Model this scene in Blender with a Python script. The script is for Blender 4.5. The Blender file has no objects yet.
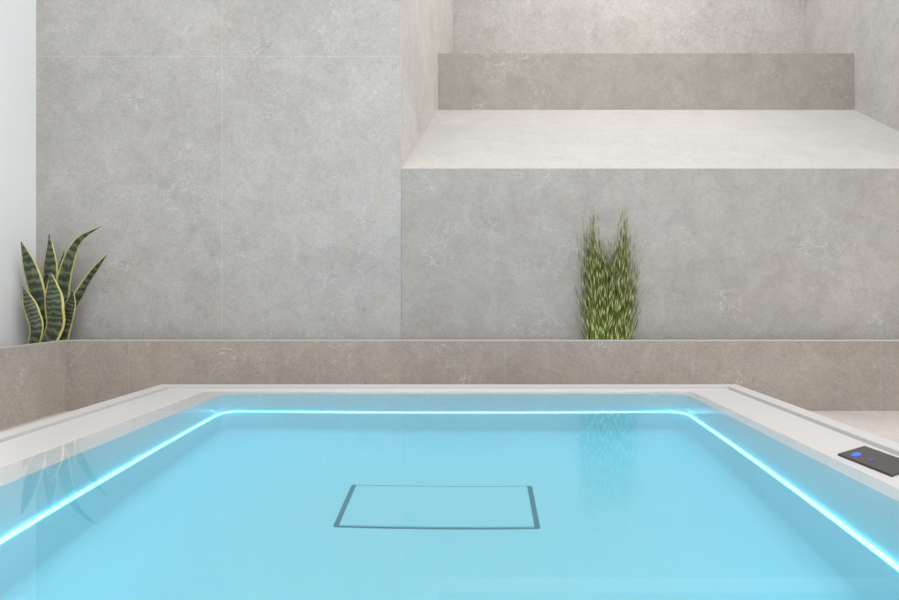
import bpy, bmesh, math, random
from mathutils import Vector

random.seed(7)
scene = bpy.context.scene
COL = scene.collection

# ------------------------------------------------------------------ helpers
def srgb(r, g, b):
    def f(c):
        c /= 255.0
        return c / 12.92 if c <= 0.04045 else ((c + 0.055) / 1.055) ** 2.4
    return (f(r), f(g), f(b), 1.0)

EYE = 0.465          # eye height over the floor
F = 640.0            # focal length in pixels of the 899-wide frame
VX, VY = 476.0, 290.0

def at(px, py, y):
    """point at depth y that the eye sees at (px, py)"""
    return Vector(((px - VX) * y / F, y, EYE - (py - VY) * y / F))

def link(name, me, mat, parent=None):
    o = bpy.data.objects.new(name, me)
    COL.objects.link(o)
    if mat is not None:
        me.materials.append(mat)
    if parent is not None:
        o.parent = parent
    return o

def obj(name, bm, mat, parent=None, smooth=False, recalc=True):
    me = bpy.data.meshes.new(name)
    if recalc:
        bmesh.ops.recalc_face_normals(bm, faces=bm.faces)
    if smooth:
        for f in bm.faces:
            f.smooth = True
    bm.to_mesh(me)
    bm.free()
    return link(name, me, mat, parent)

def empty(name, loc, label, cat, group=None):
    o = bpy.data.objects.new(name, None)
    COL.objects.link(o)
    o.location = loc
    o.empty_display_size = 0.1
    tag(o, label, cat, group, 'thing')
    return o

def tag(o, label, cat, group=None, kind=None):
    if label: o['label'] = label
    if cat: o['category'] = cat
    if group: o['group'] = group
    if kind: o['kind'] = kind
    return o

def struct(name, bm, mat, label, cat):
    o = obj(name, bm, mat)
    return tag(o, label, cat, kind='structure')

def add_box(bm, x0, x1, y0, y1, z0, z1):
    v = [bm.verts.new(p) for p in ((x0,y0,z0),(x1,y0,z0),(x1,y1,z0),(x0,y1,z0),
                                   (x0,y0,z1),(x1,y0,z1),(x1,y1,z1),(x0,y1,z1))]
    for q in ((3,2,1,0),(4,5,6,7),(0,1,5,4),(1,2,6,5),(2,3,7,6),(3,0,4,7)):
        bm.faces.new([v[i] for i in q])

def add_hexa(bm, a, b):
    """a, b: two matching quads joined into a closed block"""
    va = [bm.verts.new(p) for p in a]
    vb = [bm.verts.new(p) for p in b]
    n = len(va)
    bm.faces.new(va); bm.faces.new(list(reversed(vb)))
    for i in range(n):
        j = (i + 1) % n
        bm.faces.new((va[j], va[i], vb[i], vb[j]))

NR = 10
def rrect(x0, x1, y0, y1, r, z):
    pts = []
    for cx, cy, a0 in ((x1 - r, y1 - r, 0), (x0 + r, y1 - r, 90), (x0 + r, y0 + r, 180), (x1 - r, y0 + r, 270)):
        for k in range(NR + 1):
            a = math.radians(a0 + 90.0 * k / NR)
            pts.append(Vector((cx + r * math.cos(a), cy + r * math.sin(a), z)))
    return pts

def loft(bm, rings, cap_start=False, cap_end=False):
    vr = [[bm.verts.new(p) for p in ring] for ring in rings]
    for a, b in zip(vr[:-1], vr[1:]):
        n = len(a)
        for i in range(n):
            j = (i + 1) % n
            bm.faces.new((a[i], a[j], b[j], b[i]))
    if cap_start: bm.faces.new(list(reversed(vr[0])))
    if cap_end: bm.faces.new(vr[-1])
    return vr

# ------------------------------------------------------------------ materials
class N:
    def __init__(self, name):
        self.m = bpy.data.materials.new(name)
        self.m.use_nodes = True
        self.t = self.m.node_tree
        self.b = self.t.nodes['Principled BSDF']
    def n(self, typ, **kw):
        o = self.t.nodes.new(typ)
        for k, v in kw.items():
            if k in o.inputs.keys():
                o.inputs[k].default_value = v
            else:
                setattr(o, k, v)
        return o
    def l(self, a, b): self.t.links.new(a, b)
    def math(self, op, a, b=None):
        o = self.n('ShaderNodeMath', operation=op)
        for i, x in enumerate((a, b)):
            if x is None: continue
            if isinstance(x, (int, float)): o.inputs[i].default_value = x
            else: self.l(x, o.inputs[i])
        return o.outputs[0]
    def mix(self, fac, a, b, blend='MIX'):
        o = self.n('ShaderNodeMix', data_type='RGBA', blend_type=blend)
        for s, x in ((o.inputs[0], fac), (o.inputs[6], a), (o.inputs[7], b)):
            if isinstance(x, (int, float, tuple)): s.default_value = x
            else: self.l(x, s)
        return o.outputs[2]
    def ramp(self, fac, stops):
        o = self.n('ShaderNodeValToRGB')
        e = o.color_ramp.elements
        while len(e) < len(stops): e.new(0.5)
        for el, (p, c) in zip(e, stops):
            el.position = p; el.color = c
        self.l(fac, o.inputs[0])
        return o.outputs[0]

def g(v): return (v, v, v, 1.0)

def tile_material(name, base, axes='xz', origin=(0, 0), size=(0.72, 1.5), seed=0.0, joint=0.0028, contrast=1.0, jstr=0.26):
    """concrete-look porcelain: cloudy mottling, pits, pale scratches, fine joints"""
    s = N(name)
    tc = s.n('ShaderNodeTexCoord')
    P = tc.outputs['Object']
    off = s.n('ShaderNodeVectorMath', operation='ADD')
    s.l(P, off.inputs[0]); off.inputs[1].default_value = (seed, seed * 1.7, seed * 0.6)
    Q = off.outputs[0]
    def noise(scale, detail=6, rough=0.6, dist=0.0):
        o = s.n('ShaderNodeTexNoise')
        o.inputs['Scale'].default_value = scale; o.inputs['Detail'].default_value = detail
        o.inputs['Roughness'].default_value = rough; o.inputs['Distortion'].default_value = dist
        s.l(Q, o.inputs['Vector'])
        return o.outputs['Fac']
    k = contrast
    cloud = s.ramp(noise(1.7, 8, 0.62, 0.4), [(0.28, g(1 - 0.10 * k)), (0.72, g(1 + 0.08 * k))])
    mid = s.ramp(noise(9, 8, 0.72, 0.6), [(0.3, g(1 - 0.13 * k)), (0.7, g(1 + 0.10 * k))])
    grain = s.ramp(noise(270, 2, 0.8), [(0.3, g(1 - 0.26 * k)), (0.7, g(1 + 0.22 * k))])
    c = s.mix(1.0, base, cloud, 'MULTIPLY')
    c = s.mix(1.0, c, mid, 'MULTIPLY')
    c = s.mix(1.0, c, grain, 'MULTIPLY')
    fine = s.ramp(noise(48, 4, 0.75, 0.8), [(0.3, g(1 - 0.09 * k)), (0.7, g(1 + 0.07 * k))])
    c = s.mix(1.0, c, fine, 'MULTIPLY')
    # warm stains
    warm = s.ramp(noise(4.3, 5, 0.6, 1.0), [(0.48, g(0)), (0.75, g(0.55 * k))])
    c = s.mix(warm, c, s.mix(1.0, c, (0.93, 0.88, 0.82, 1), 'MULTIPLY'))
    # dark pits
    pit = s.ramp(noise(38, 3, 0.55), [(0.66, g(0)), (0.74, g(0.42 * k))])
    c = s.mix(pit, c, s.mix(1.0, c, (0.6, 0.58, 0.56, 1), 'MULTIPLY'))
    # pale thread-like scratches
    d = noise(7.0, 4, 0.6, 2.2)
    line = s.math('SUBTRACT', 1.0, s.math('MINIMUM', s.math('MULTIPLY', s.math('ABSOLUTE', s.math('SUBTRACT', d, 0.5)), 90.0), 1.0))
    gate = s.ramp(noise(5.0, 2, 0.5), [(0.52, g(0)), (0.66, g(0.40 * k))])
    gm = s.math('MULTIPLY', line, gate)
    c = s.mix(gm, c, (0.80, 0.78, 0.75, 1))
    # joints
    sep = s.n('ShaderNodeSeparateXYZ'); s.l(P, sep.inputs[0])
    ax = {'x': 0, 'y': 1, 'z': 2}
    u = s.math('SUBTRACT', sep.outputs[ax[axes[0]]], origin[0])
    v = s.math('SUBTRACT', sep.outputs[ax[axes[1]]], origin[1])
    def jl(t, sz):
        f = s.math('ABSOLUTE', s.math('SUBTRACT', s.math('FRACT', s.math('ADD', s.math('DIVIDE', t, sz), 0.5)), 0.5))
        return s.math('LESS_THAN', s.math('MULTIPLY', f, sz), joint * 0.5)
    jm = s.math('MAXIMUM', jl(u, size[0]), jl(v, size[1]))
    c = s.mix(s.math('MULTIPLY', jm, jstr), c, (0.72, 0.69, 0.65, 1))
    s.l(c, s.b.inputs['Base Color'])
    s.b.inputs['Roughness'].default_value = 0.55
    s.b.inputs['Specular IOR Level'].default_value = 0.35
    bp = s.n('ShaderNodeBump'); bp.inputs['Strength'].default_value = 0.12; bp.inputs['Distance'].default_value = 0.003
    s.l(grain, bp.inputs['Height']); s.l(bp.outputs[0], s.b.inputs['Normal'])
    return s.m

def plain(name, col, rough=0.5, spec=0.5, noise=0.03):
    s = N(name)
    tc = s.n('ShaderNodeTexCoord')
    o = s.n('ShaderNodeTexNoise'); o.inputs['Scale'].default_value = 3.0
    s.l(tc.outputs['Object'], o.inputs['Vector'])
    r = s.ramp(o.outputs['Fac'], [(0.3, g(1 - noise)), (0.7, g(1 + noise))])
    s.l(s.mix(1.0, col, r, 'MULTIPLY'), s.b.inputs['Base Color'])
    s.b.inputs['Roughness'].default_value = rough
    s.b.inputs['Specular IOR Level'].default_value = spec
    return s.m

def emitter(name, col, strength):
    s = N(name)
    s.b.inputs['Base Color'].default_value = col
    s.b.inputs['Emission Color'].default_value = col
    s.b.inputs['Emission Strength'].default_value = strength
    return s.m

TILE = (0.425, 0.407, 0.390, 1)
TILE_WARM = (0.345, 0.303, 0.268, 1)
M_wall = tile_material('tile_wall', TILE, 'xz', (-1.016, 1.40), (0.744, 1.5), 3.1)
M_wall_low = tile_material('tile_wall_low', (0.385, 0.360, 0.337, 1), 'xz', (-0.30, -1.0), (4.0, 6.0), 8.2)
M_niche = tile_material('tile_niche', TILE, 'xz', (2.051, 0.3), (6.0, 3.5), 11.4)
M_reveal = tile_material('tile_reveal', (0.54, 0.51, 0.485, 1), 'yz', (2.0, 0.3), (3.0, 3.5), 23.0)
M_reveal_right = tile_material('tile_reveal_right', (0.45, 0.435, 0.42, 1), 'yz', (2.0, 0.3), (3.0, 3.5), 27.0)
M_sill = tile_material('tile_sill', (0.445, 0.43, 0.412, 1), 'xy', (-0.9, 1.0), (4.0, 4.0), 31.0, contrast=0.6)
M_band = tile_material('tile_band', (0.345, 0.318, 0.29, 1), 'xz', (-0.9, 0.3), (4.0, 4.0), 41.0)
M_curb = tile_material('tile_curb', TILE_WARM, 'xz', (0.1115, -2), (0.723, 5.0), 53.0, jstr=0.13)
M_curb_side_lit = tile_material('tile_curb_side_lit', (0.43, 0.385, 0.345, 1), 'yz', (-3.0, -2), (9.0, 5.0), 61.0)  # same tile as the front panel, lightened in colour for light from the right
M_floor = tile_material('tile_floor', (0.53, 0.49, 0.46, 1), 'xy', (0.3, 0.2), (1.2, 0.6), 71.0, contrast=0.6)
M_paint = plain('white_paint', (0.80, 0.805, 0.805, 1), 0.45, 0.4, 0.01)
M_acrylic = plain('white_acrylic', (0.51, 0.498, 0.495, 1), 0.3, 0.35, 0.005)
M_basin = plain('basin_acrylic', (0.74, 0.75, 0.76, 1), 0.35, 0.3, 0.005)
M_ledge = plain('ledge_acrylic', (0.70, 0.69, 0.69, 1), 0.2, 0.5, 0.005)
M_trim = plain('tile_edge_trim', (0.50, 0.475, 0.45, 1), 0.35, 0.5, 0.02)
M_corner = plain('corner_bead', (0.36, 0.33, 0.30, 1), 0.5, 0.4, 0.02)
M_soil = plain('potting_soil', (0.05, 0.04, 0.032, 1), 0.9, 0.2, 0.3)
M_led = emitter('led_cyan', (0.10, 0.67, 1.0, 1), 11.4)
M_black = plain('panel_black', (0.040, 0.037, 0.035, 1), 0.3, 0.4, 0.02)
M_icon = emitter('icon_blue', (0.02, 0.09, 1.0, 1), 1.0)
M_icon2 = emitter('icon_dim', (0.045, 0.04, 0.11, 1), 0.6)
M_gap = plain('dark_seam', (0.20, 0.25, 0.27, 1), 0.5, 0.3, 0.02)

def water_material():
    s = N('pool_water')
    t = s.t
    t.nodes.remove(s.b)
    gl = s.n('ShaderNodeBsdfGlass')
    gl.inputs['IOR'].default_value = 1.333
    gl.inputs['Roughness'].default_value = 0.0
    gl.inputs['Color'].default_value = (1, 1, 1, 1)
    s.l(gl.outputs[0], t.nodes['Material Output'].inputs['Surface'])
    va = s.n('ShaderNodeVolumeAbsorption')
    va.inputs['Color'].default_value = (0.36, 0.90, 0.96, 1); va.inputs['Density'].default_value = 1.0
    s.l(va.outputs[0], t.nodes['Material Output'].inputs['Volume'])
    return s.m
M_water = water_material()

def snake_material():
    s = N('snake_leaf')
    uv = s.n('ShaderNodeUVMap'); uv.uv_map = 'UVMap'
    sep = s.n('ShaderNodeSeparateXYZ'); s.l(uv.outputs[0], sep.inputs[0])
    u, v = sep.outputs[0], sep.outputs[1]
    tc = s.n('ShaderNodeTexCoord')
    ns = s.n('ShaderNodeTexNoise'); ns.inputs['Scale'].default_value = 42.0; ns.inputs['Detail'].default_value = 3
    s.l(tc.outputs['Object'], ns.inputs['Vector'])
    wob = s.math('MULTIPLY', s.math('SUBTRACT', ns.outputs['Fac'], 0.5), 9.0)
    ph = s.math('ADD', s.math('MULTIPLY', v, 88.0), wob)
    band = s.math('ADD', s.math('MULTIPLY', s.math('SINE', ph), 0.5), 0.5)
    green = s.ramp(band, [(0.05, srgb(45, 55, 43)), (0.5, srgb(65, 75, 55)), (0.95, srgb(98, 106, 78))])
    # u in 0..1 across the leaf; margins yellow
    e = s.math('ABSOLUTE', s.math('SUBTRACT', u, 0.5))
    e2 = s.math('ADD', e, s.math('MULTIPLY', s.math('SUBTRACT', ns.outputs['Fac'], 0.5), 0.07))
    margin = s.ramp(e2, [(0.385, g(0)), (0.42, g(1))])
    c = s.mix(margin, green, srgb(196, 190, 112))
    s.l(c, s.b.inputs['Base Color'])
    s.b.inputs['Roughness'].default_value = 0.42
    return s.m
M_snake = snake_material()

def grass_material():
    s = N('zebra_grass')
    uv = s.n('ShaderNodeUVMap'); uv.uv_map = 'UVMap'
    sep = s.n('ShaderNodeSeparateXYZ'); s.l(uv.outputs[0], sep.inputs[0])
    w = s.math('ADD', s.math('MULTIPLY', s.math('SINE', sep.outputs[1]), 0.5), 0.5)
    c = s.ramp(w, [(0.25, srgb(96, 120, 36)), (0.58, srgb(144, 162, 64)), (0.86, srgb(204, 208, 130)), (0.99, srgb(238, 238, 200))])
    h = s.ramp(sep.outputs[0], [(0.0, srgb(255, 255, 255)), (1.0, srgb(196, 186, 172))])
    c = s.mix(1.0, c, h, 'MULTIPLY')
    s.l(c, s.b.inputs['Base Color'])
    s.b.inputs['Roughness'].default_value = 0.5
    return s.m
M_grass = grass_material()

# ------------------------------------------------------------------ the setting
D = 2.56                       # depth of the back wall
WX = -1.76                     # left wall
NX0, NX1 = -0.30, 2.0          # niche opening
SILL_Z = 0.951
YB, YD = 3.456, 4.0            # upstand of the niche, back of the niche
BX0, BX1 = -0.205, 2.043
DX0, DX1 = -0.144, 2.051
BZ0, BZ1 = 1.438, 1.743
TOP = 3.0
NEAR = -1.6

bm = bmesh.new()               # back wall: left of, below and right of the niche
add_box(bm, WX - 0.12, NX0, D, D + 0.10, -0.02, TOP)
add_box(bm, NX1, 2.9, D, D + 0.10, -0.02, TOP)
bmesh.ops.remove_doubles(bm, verts=bm.verts, dist=1e-5)
struct('wall_back', bm, M_wall, 'grey concrete-look tiled back wall behind the tub', 'wall')
bm = bmesh.new()
add_box(bm, NX0 + 0.001, NX1 - 0.001, D, D + 0.10, -0.02, SILL_Z)
struct('wall_low', bm, M_wall_low, 'grey tiled wall below the niche, behind the grass', 'wall')

bm = bmesh.new()
add_box(bm, WX - 0.12, WX, NEAR, D, -0.02, TOP)
struct('wall_left', bm, M_paint, 'smooth white painted wall left of the snake plant', 'wall')

# niche: reveals, sloping sill, upstand, back
T = 0.06
bm = bmesh.new()
add_hexa(bm, [(NX0, D, SILL_Z - 0.12), (BX0, YB, SILL_Z - 0.12), (BX0, YB, TOP), (NX0, D, TOP)],
             [(NX0 - T, D + 0.10, SILL_Z - 0.12), (BX0 - T, YB, SILL_Z - 0.12), (BX0 - T, YB, TOP), (NX0 - T, D + 0.10, TOP)])
add_hexa(bm, [(BX0, YB, BZ0 - 0.1), (DX0, YD, BZ0 - 0.1), (DX0, YD, TOP), (BX0, YB, TOP)],
             [(BX0 - T, YB, BZ0 - 0.1), (DX0 - T, YD, BZ0 - 0.1), (DX0 - T, YD, TOP), (BX0 - T, YB, TOP)])
struct('wall_recess_left', bm, M_reveal, 'tiled left cheek of the deep wall niche', 'wall')
bm = bmesh.new()
add_hexa(bm, [(NX1, D + 0.10, SILL_Z - 0.12), (BX1, YB, SILL_Z - 0.12), (BX1, YB, TOP), (NX1, D + 0.10, TOP)],
             [(NX1 + T, D + 0.10, SILL_Z - 0.12), (BX1 + T, YB, SILL_Z - 0.12), (BX1 + T, YB, TOP), (NX1 + T, D + 0.10, TOP)])
add_hexa(bm, [(BX1, YB, BZ0 - 0.1), (DX1, YD, BZ0 - 0.1), (DX1, YD, TOP), (BX1, YB, TOP)],
             [(BX1 + T, YB, BZ0 - 0.1), (DX1 + T, YD, BZ0 - 0.1), (DX1 + T, YD, TOP), (BX1 + T, YB, TOP)])
struct('wall_recess_right', bm, M_reveal_right, 'tiled right cheek of the deep wall niche', 'wall')
bm = bmesh.new()
add_hexa(bm, [(NX0, D, SILL_Z), (NX1, D, SILL_Z), (BX1, YB, BZ0), (BX0, YB, BZ0)],
             [(NX0, D + 0.10, SILL_Z), (NX1, D + 0.10, SILL_Z), (BX1, YB, BZ0 - 0.05), (BX0, YB, BZ0 - 0.05)])
struct('trim_1', bm, M_sill, 'pale sloping sill slab of the wall niche', 'sill')
bm = bmesh.new()
add_hexa(bm, [(BX0, YB, BZ0 - 0.06), (BX1, YB, BZ0 - 0.06), (BX1, YB, BZ1), (BX0, YB, BZ1)],
             [(DX0, YD, BZ0 - 0.06), (DX1, YD, BZ0 - 0.06), (DX1, YD, BZ1), (DX0, YD, BZ1)])
struct('trim_2', bm, M_band, 'darker tiled upstand behind the sloping sill', 'upstand')
bm = bmesh.new()
add_box(bm, DX0 - T, DX1 + T, YD, YD + 0.06, BZ0 - 0.1, TOP)
struct('wall_recess_back', bm, M_niche, 'bright tiled back of the deep wall niche', 'wall')

# floor with the opening the tub sits in
OX0, OX1, OY0, OY1 = -1.079, 0.892, -0.62, 2.19
bm = bmesh.new()
fx0, fx1, fy0, fy1 = WX, 2.9, NEAR, D
for (a, b, c, d) in ((fx0, OX0, fy0, fy1), (OX1, fx1, fy0, fy1), (OX0, OX1, OY1, fy1), (OX0, OX1, fy0, OY0)):
    add_box(bm, a, b, c, d, -0.03, 0.0)
bmesh.ops.remove_doubles(bm, verts=bm.verts, dist=1e-5)
struct('floor', bm, M_floor, 'pale beige tiled floor around the tub', 'floor')

# ------------------------------------------------------------------ planter curb
PY = 2.46                      # face of the back curb
PX = -1.580                    # face of the left curb
PZ = 0.273
CT = 0.014                     # tile thickness
curb = empty('planter_box', (PX, PY, 0), 'low brown tiled planter curb along the foot of the back and left walls', 'planter')
def local(o, root):
    """the mesh is written in world space: shift it so that it stays put under its root"""
    o.data.transform(__import__('mathutils').Matrix.Translation(-Vector(root.location)))
    return o
TR = 0.0045
bm = bmesh.new(); add_box(bm, PX, 2.9, PY, PY + CT, 0.0, PZ - TR)
o = obj('front_panel', bm, M_curb)
o.parent = curb; o.matrix_parent_inverse.identity(); o.location = -Vector(curb.location)
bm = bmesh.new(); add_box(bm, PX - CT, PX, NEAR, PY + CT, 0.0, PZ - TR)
o = obj('side_panel', bm, M_curb_side_lit)
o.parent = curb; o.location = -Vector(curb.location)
bm = bmesh.new(); add_box(bm, PX, 2.9, PY - 0.0006, PY + CT, PZ - TR, PZ)
o = obj('edge_trim', bm, M_trim); o.parent = curb; o.location = -Vector(curb.location)
o['label'] = 'pale edge strip along the back curb'
bm = bmesh.new(); add_box(bm, PX - CT, PX + 0.0006, NEAR, PY + CT, PZ - TR, PZ)
o = obj('edge_trim', bm, M_trim); o.parent = curb; o.location = -Vector(curb.location)
o['label'] = 'pale edge strip along the left curb'
bm = bmesh.new(); add_box(bm, PX, PX + 0.007, PY - 0.003, PY, 0.0, PZ - TR)
o = obj('corner_trim', bm, M_corner); o.parent = curb; o.location = -Vector(curb.location)
bm = bmesh.new()
E = 0.002
add_box(bm, PX, 2.9, PY + CT + E, D - E, 0.001, 0.20)
add_box(bm, WX + E, PX - CT - E, NEAR, PY + CT, 0.001, 0.20)
add_box(bm, WX + E, PX, PY + CT + E, D - E, 0.001, 0.20)
o = obj('potting_soil', bm, M_soil)
tag(o, 'dark potting soil filling the planter trough behind the curb', 'soil', kind='stuff')

# ------------------------------------------------------------------ tub
WZ = EYE - 0.332               # water level
LIP = 0.143
tub = empty('spa_tub', (-0.1, 0.8, 0.0), 'large white sunken spa tub with a cyan light line under the water', 'tub')
def put(name, bm, mat, parent=tub, smooth=False, recalc=True):
    o = obj(name, bm, mat, None, smooth, recalc)
    o.parent = parent
    o.location = -Vector(tub.location) if parent is tub else (0, 0, 0)
    return o
def R(i, z, r):                # outline inset i from the outer edge
    return rrect(OX0 + i, OX1 - i, OY0 + i, OY1 - i, r, z)
GX0, GX1, GY0, GY1 = -0.886, 0.705, -0.42, 2.104      # edge where the water meets the rim
BAX0, BAX1, BAY0, BAY1 = -0.816, 0.674, -0.36, 2.066  # basin walls
FLZ = WZ - 0.55
def G(e, z, r): return rrect(GX0 - e, GX1 + e, GY0 - e, GY1 + e, r, z)
def B(e, z, r): return rrect(BAX0 - e, BAX1 + e, BAY0 - e, BAY1 + e, r, z)

bm = bmesh.new()
rings = [R(0, -0.02, 0.006), R(0, LIP - 0.004, 0.006), R(0.0012, LIP - 0.0012, 0.006), R(0.004, LIP, 0.006),
         R(0.047, LIP, 0.006), R(0.0476, LIP - 0.0010, 0.006), R(0.048, LIP - 0.0098, 0.006), R(0.0545, LIP - 0.0098, 0.006), R(0.055, LIP - 0.0075, 0.006), R(0.0565, LIP - 0.0065, 0.006),
         G(0.001, WZ + 0.0006, 0.02), G(-0.001, WZ - 0.0004, 0.02)]
loft(bm, rings)
rim = put('rim', bm, M_acrylic, smooth=False, recalc=False)
rim['label'] = 'glossy white rim with a raised outer lip'

bm = bmesh.new()
rings = [G(-0.001, WZ - 0.0004, 0.02),
         B(0.006, WZ - 0.0185, 0.075), B(0.002, WZ - 0.020, 0.065), B(0.0, WZ - 0.024, 0.06)]
loft(bm, rings)
ledge = put('ledge', bm, M_ledge, recalc=False)
ledge['label'] = 'narrow wet ledge between rim and basin'
bm = bmesh.new()
CR = 0.05
rings = [B(0.0, WZ - 0.024, 0.06), B(0.0, WZ - 0.29, 0.06), B(0.0, FLZ + CR, 0.06)]
for k in range(1, 9):
    a = math.pi / 2 * k / 8
    i = CR * (1 - math.cos(a))
    rings.append(B(-i, FLZ + CR * (1 - math.sin(a)), 0.06 + 0.4 * i))
loft(bm, rings, cap_end=True)
basin = put('basin', bm, M_basin, recalc=False)
for p in basin.data.polygons: p.use_smooth = True
basin['label'] = 'pale basin lit cyan under the water'

# light line: a slim half-round profile running round the basin wall
bm = bmesh.new()
LZ, LR = WZ - 0.304, 0.0068
prof = [B(-1.25 * LR * math.cos(math.radians(a)), LZ + LR * math.sin(math.radians(a)), 0.06) for a in range(-90, 91, 30)]
prof.insert(0, B(0.003, LZ - LR, 0.06)); prof.append(B(0.003, LZ + LR, 0.06))
loft(bm, prof)
led = put('light_line', bm, M_led)
led['label'] = 'glowing cyan light line round the basin wall'

# floor plate with its open seam
cx0, cx1, cy0, cy1 = -0.320, 0.144, 1.430, 1.648
bm = bmesh.new()
add_box(bm, cx0 + 0.013, cx1 - 0.013, cy0 + 0.006, cy1 - 0.006, FLZ - 0.004, FLZ + 0.006)
bmesh.ops.bevel(bm, geom=[e for e in bm.edges], offset=0.0015, segments=2, affect='EDGES')
plate = put('floor_plate', bm, M_basin)
plate['label'] = 'rectangular cover plate with a dark outline in the tub floor'
bm = bmesh.new()
ro = rrect(cx0, cx1, cy0, cy1, 0.006, FLZ + 0.0012)
ri = rrect(cx0 + 0.0136, cx1 - 0.0136, cy0 + 0.0065, cy1 - 0.0065, 0.003, FLZ + 0.0012)
ro2 = [p - Vector((0, 0, 0.004)) for p in ro]; ri2 = [p - Vector((0, 0, 0.004)) for p in ri]
loft(bm, [ro2, ro, ri, ri2, ro2])
bmesh.ops.remove_doubles(bm, verts=bm.verts, dist=1e-6)
seam = obj('seam', bm, M_gap); seam.parent = plate
seam['label'] = 'dark seam round the cover plate'

# control panel on the right rim
def rim_z(x):                  # height of the sloping right rim
    a, b = OX1 - 0.0565, GX1 + 0.001
    t = (x - b) / (a - b)
    return (WZ + 0.0012) + t * (LIP - 0.0065 - WZ - 0.0012)
def on_rim(px, py):
    z = 0.136
    for _ in range(6):
        t = (EYE - z) / ((py - VY)); x = (px - VX) * t
        z = rim_z(x)
    return Vector((x, F * t, z))
pa, pb, pc = on_rim(837.5, 455.2), on_rim(864.5, 447.2), on_rim(892, 477)
w, h = pb - pa, pc - pa
def quad(u0, u1, v0, v1, lift):
    return [pa + w * u + h * v + Vector((0, 0, lift)) for u, v in ((u0, v0), (u1, v0), (u1, v1), (u0, v1))]
bm = bmesh.new()
add_hexa(bm, quad(0, 1, 0, 1, -0.004), quad(0, 1, 0, 1, 0.0035))
bmesh.ops.bevel(bm, geom=list(bm.edges), offset=0.001, segments=2, affect='EDGES')
panel = put('control_panel', bm, M_black)
panel['label'] = 'black touch panel set in the white rim'
def disc(name, u, v, ru, rv, mat, lab):
    bm = bmesh.new()
    top, bot = [], []
    for k in range(20):
        a = 2 * math.pi * k / 20
        p = pa + w * (u + ru * math.cos(a)) + h * (v + rv * math.sin(a))
        top.append(p + Vector((0, 0, 0.0041))); bot.append(p + Vector((0, 0, 0.003)))
    add_hexa(bm, bot, top)
    o = obj(name, bm, mat); o.parent = panel; o['label'] = lab
disc('touch_button', 0.32, 0.20, 0.15, 0.055, M_icon, 'lit blue touch button')
disc('touch_button', 0.325, 0.47, 0.11, 0.045, M_icon2, 'dim violet touch button')

# water body, its sides run inside the shell
bm = bmesh.new()
loft(bm, [G(0.0006, WZ, 0.02), B(0.012, WZ - 0.034, 0.09), B(0.012, FLZ - 0.012, 0.09)], cap_start=True, cap_end=True)
water = obj('water', bm, M_water)
tag(water, 'still clear water filling the spa tub to its rim', 'water', kind='stuff')

# ------------------------------------------------------------------ snake plant
def catmull(pts, n):
    out = []
    P = [pts[0] * 2 - pts[1]] + pts + [pts[-1] * 2 - pts[-2]]
    segs = len(pts) - 1
    for k in range(n + 1):
        t = k / n * segs
        i = min(int(t), segs - 1); f = t - i
        a, b, c, d = P[i], P[i + 1], P[i + 2], P[i + 3]
        out.append(0.5 * ((2 * b) + (c - a) * f + (2 * a - 5 * b + 4 * c - d) * f * f + (3 * b - a - 3 * c + d) * f ** 3))
    return out

plant_root = Vector((-1.675, 2.47, 0.20))
snake = empty('snake_plant', plant_root, 'snake plant with yellow-edged banded leaves in the corner of the planter by the white wall', 'plant')
def leaf(spine, width, yaw, lab=None, t0=0.45, fold=0.22):
    """spine root to tip in world space; width in metres; yaw turns the blade about its spine"""
    n, m = 26, 8
    pts = catmull([Vector(p) for p in spine], n)
    bm = bmesh.new()
    uvl = bm.loops.layers.uv.new('UVMap')
    rows_f, rows_b, uvs = [], [], {}
    for i, p in enumerate(pts):
        t = i / n
        tan = (pts[min(i + 1, n)] - pts[max(i - 1, 0)]).normalized()
        side = Vector((math.cos(yaw), math.sin(yaw), 0))
        side = (side - tan * side.dot(tan)).normalized()
        nor = tan.cross(side).normalized()
        prof = (0.62 + 0.38 * math.sin(math.pi * min(t / 0.95, 1) * 0.62 + 0.15)) * (1 - max(0, (t - t0) / (1 - t0)) ** (2.1 if t0 > 0.4 else 1.25))
        hw = max(width * 0.5 * prof, 0.0004)
        th = 0.0022 * (1 - 0.7 * t)
        rf, rb = [], []
        for j in range(m + 1):
            u = j / m * 2 - 1
            q = p + side * (u * hw) - nor * (fold * hw * (1 - u * u)) + nor * 0.0015 * math.sin(t * 19 + u * 2)
            k = th * (1 - 0.8 * abs(u))
            a = bm.verts.new(q + nor * k); b = bm.verts.new(q - nor * k)
            uvs[a] = (j / m, t); uvs[b] = (j / m, t)
            rf.append(a); rb.append(b)
        rows_f.append(rf); rows_b.append(rb)
    for i in range(n):
        for j in range(m):
            bm.faces.new((rows_f[i][j], rows_f[i][j+1], rows_f[i+1][j+1], rows_f[i+1][j]))
            bm.faces.new((rows_b[i][j+1], rows_b[i][j], rows_b[i+1][j], rows_b[i+1][j+1]))
        bm.faces.new((rows_b[i][0], rows_f[i][0], rows_f[i+1][0], rows_b[i+1][0]))
        bm.faces.new((rows_f[i][m], rows_b[i][m], rows_b[i+1][m], rows_f[i+1][m]))
    for i in (0, n):
        bm.faces.new(rows_f[i] + list(reversed(rows_b[i])))
    for f in bm.faces:
        f.smooth = True
        for l in f.loops: l[uvl].uv = uvs[l.vert]
    o = obj('leaf', bm, M_snake, snake)
    o.location = -plant_root
    if lab: o['label'] = lab
def L(points, wpx, yaw, foot, lab=None, t0=0.45):
    """points: (px, py, depth) from just above the curb to the tip; foot: (x, y) in the soil"""
    sp = [Vector((foot[0], foot[1], 0.195))] + [at(*p) for p in points]
    leaf(sp, wpx * points[len(points) // 2][2] / F, yaw, lab, t0)
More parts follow.
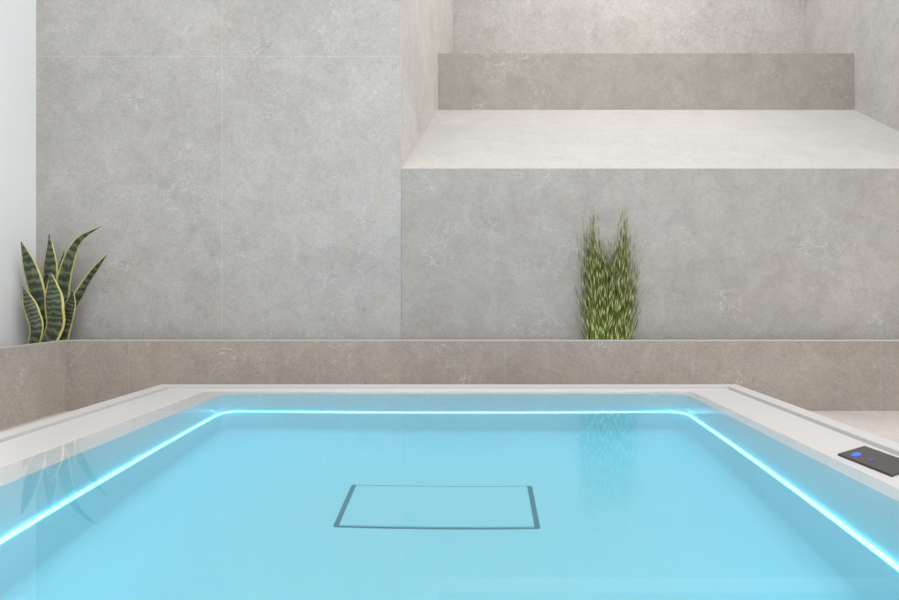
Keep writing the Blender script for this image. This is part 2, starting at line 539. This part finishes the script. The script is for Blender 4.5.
L([(42, 325, 2.46), (37, 292, 2.45), (28.5, 262, 2.43), (21, 241.5, 2.41)], 17, 0.15, (-1.690, 2.470), 'tall leaf leaning to the white wall')
L([(50, 320, 2.50), (50.5, 285, 2.51), (50.5, 258, 2.51), (49.4, 234, 2.51)], 18, -0.1, (-1.665, 2.505), 'upright leaf at the back')
L([(59, 322, 2.49), (62, 290, 2.49), (69, 260, 2.48), (80, 239, 2.47), (103.5, 225, 2.46)], 17.5, 0.30, (-1.650, 2.500), 'tallest leaf arching to the right', 0.25)
L([(67, 322, 2.495), (79, 294, 2.485), (92, 273, 2.475), (109, 252, 2.465)], 9.5, 0.95, (-1.612, 2.498), 'narrow leaf leaning far right')
L([(54.5, 328, 2.43), (54.5, 308, 2.42), (53, 290, 2.42), (50.5, 272, 2.42)], 21, 0.0, (-1.662, 2.435), 'broad short leaf in front')
L([(36.5, 330, 2.42), (33, 314, 2.42), (28, 300, 2.42), (23.5, 286.5, 2.42)], 14.5, 0.2, (-1.695, 2.430), 'short leaf in front by the white wall')
L([(66, 328, 2.485), (69, 313, 2.475), (71.5, 300, 2.465), (73, 289, 2.46)], 11.5, 0.1, (-1.618, 2.490), 'small leaf at the right')
L([(40, 322, 2.49), (34, 296, 2.48), (30, 280, 2.47), (27, 266, 2.46)], 12, -0.4, (-1.690, 2.500))
L([(56, 320, 2.52), (60, 290, 2.525), (62, 270, 2.525), (64, 250, 2.52)], 13, 0.6, (-1.655, 2.525))

# ------------------------------------------------------------------ ornamental grass
grass_root = Vector(((611 - VX) * 2.512 / F, 2.512, 0.20))
grass = empty('ornamental_grass', grass_root, 'clump of tall green and cream banded grass growing behind the back curb', 'plant')
def blade_geom(bm, uvl, foot, tip, bend, w0, phase, freq):
    n = 9
    d = tip - foot
    side = Vector((random.uniform(-1, 1), random.uniform(-0.6, 0.6), 0)).normalized()
    if abs(side.x) < 0.35: side = Vector((0.6, side.y, 0)).normalized()
    rows = []
    for i in range(n + 1):
        t = i / n
        p = foot + d * t + bend * (t * t - t)
        wd = w0 * (0.75 + 0.5 * t) * (1 - t ** 2.6) + 0.00025
        nn = d.normalized().cross(side)
        a = bm.verts.new(p - side * wd); b = bm.verts.new(p + nn * wd * 0.35); c = bm.verts.new(p + side * wd); e = bm.verts.new(p - nn * wd * 0.1)
        rows.append((a, b, c, e, t))
    for i in range(n):
        A, Bv = rows[i], rows[i + 1]
        for j in range(4):
            k = (j + 1) % 4
            f = bm.faces.new((A[j], A[k], Bv[k], Bv[j]))
            f.smooth = True
            for l, tt in zip(f.loops, (A[4], A[4], Bv[4], Bv[4])):
                l[uvl].uv = (tt, phase + tt * freq)
    bm.faces.new(rows[0][:4]); bm.faces.new(list(reversed(rows[-1][:4])))

specs = []
for i in range(620):
    lobe = random.choice((-1, 1))
    kind = random.random()
    fx = 611 + random.uniform(-19, 18)
    if kind < 0.30:                               # short outer blades fanning out all round
        hgt = random.uniform(18, 88)
        tx = fx + (fx - 611) * random.uniform(0.1, 0.9) + random.gauss(0, 6)
        out = 1.2
    elif kind < 0.80:                             # the body of the clump
        hgt = random.uniform(45, 104)
        c = 611 + lobe * (11 + 5 * hgt / 100)
        tx = 0.25 * fx + 0.75 * (c + random.gauss(0, 7.5))
        out = 0.5
    else:                                         # tall tips of the two lobes
        hgt = min(random.gauss(112, 12), 136)
        tx = (590.5 if lobe < 0 else 625) + random.gauss(0, 5.0 - 2.0 * max(0, hgt - 100) / 36)
        fx = 0.5 * fx + 0.5 * tx
        out = 0.2
    tx = min(max(tx, 573), 645)
    fy = 2.512 + random.uniform(-0.026, 0.026)
    ty = min(max(fy + random.gauss(0, 0.014), 2.462), 2.545)
    foot = Vector(((fx - VX) * fy / F, fy, 0.195))
    tip = at(tx, 340 - hgt, ty)
    bend = Vector(((tx - fx) * random.uniform(-0.3, out) / 255.0, 0, 0))
    specs.append((hgt, foot, tip, bend, random.uniform(0.0013, 0.0024), random.uniform(0, 6.28), hgt * random.uniform(0.36, 0.6)))
for i in range(46):                               # thin stray blades round the edge
    d = random.choice((-1, 1))
    hgt = random.uniform(28, 112)
    fx = 611 + d * random.uniform(8, 18)
    tx = 611 + d * random.uniform(24, 36) * (1.0 if hgt < 85 else 0.8)
    fy = 2.512 + random.uniform(-0.02, 0.02)
    foot = Vector(((fx - VX) * fy / F, fy, 0.195))
    specs.append((hgt, foot, at(tx, 340 - hgt, fy + random.uniform(-0.03, 0.02)), Vector(((tx - fx) * random.uniform(0.3, 1.1) / 255.0, 0, 0)),
                  random.uniform(0.0008, 0.0013), random.uniform(0, 6.28), hgt * random.uniform(0.36, 0.6)))
specs.sort(key=lambda s: -s[0])
for s in specs[:100]:
    bm = bmesh.new(); uvl = bm.loops.layers.uv.new('UVMap')
    blade_geom(bm, uvl, *s[1:])
    o = obj('blade', bm, M_grass, grass); o.location = -grass_root
bm = bmesh.new(); uvl = bm.loops.layers.uv.new('UVMap')
for s in specs[100:]:
    blade_geom(bm, uvl, *s[1:])
o = obj('foliage', bm, M_grass, grass); o.location = -grass_root
o['kind'] = 'stuff'

# ------------------------------------------------------------------ light
world = bpy.data.worlds.new('World'); scene.world = world
world.use_nodes = True
bg = world.node_tree.nodes['Background']
bg.inputs[0].default_value = (0.98, 0.99, 1.0, 1)
bg.inputs[1].default_value = 1.28

def area(name, loc, rot, sx, sy, power, col):
    l = bpy.data.lights.new(name, 'AREA')
    l.shape = 'RECTANGLE'; l.size = sx; l.size_y = sy; l.energy = power; l.color = col
    o = bpy.data.objects.new(name, l); COL.objects.link(o)
    o.location = loc; o.rotation_euler = rot
    return o
area('ceiling_light', (0.0, 0.4, 2.75), (0, 0, 0), 2.2, 1.6, 55, (1.0, 0.975, 0.945))
area('niche_light', (1.0, 3.2, 2.9), (0, 0, 0), 1.8, 0.7, 19, (1.0, 0.97, 0.93))

# ------------------------------------------------------------------ camera
cam = bpy.data.cameras.new('Camera')
co = bpy.data.objects.new('Camera', cam); COL.objects.link(co)
co.location = (0, 0, EYE)
co.rotation_euler = (math.radians(90), 0, 0)
cam.sensor_width = 36.0
cam.lens = F / 899.0 * 36.0
cam.shift_x = -(VX - 449.5) / 899.0
cam.shift_y = -(300 - VY) / 899.0
cam.clip_start = 0.01
scene.camera = co

scene.view_settings.view_transform = 'Standard'
scene.view_settings.look = 'None'
scene.view_settings.exposure = 0.0
scene.view_settings.gamma = 1.0
scene.view_settings.use_curve_mapping = False
scene.cycles.max_bounces = 16
scene.cycles.transmission_bounces = 12
scene.cycles.diffuse_bounces = 8
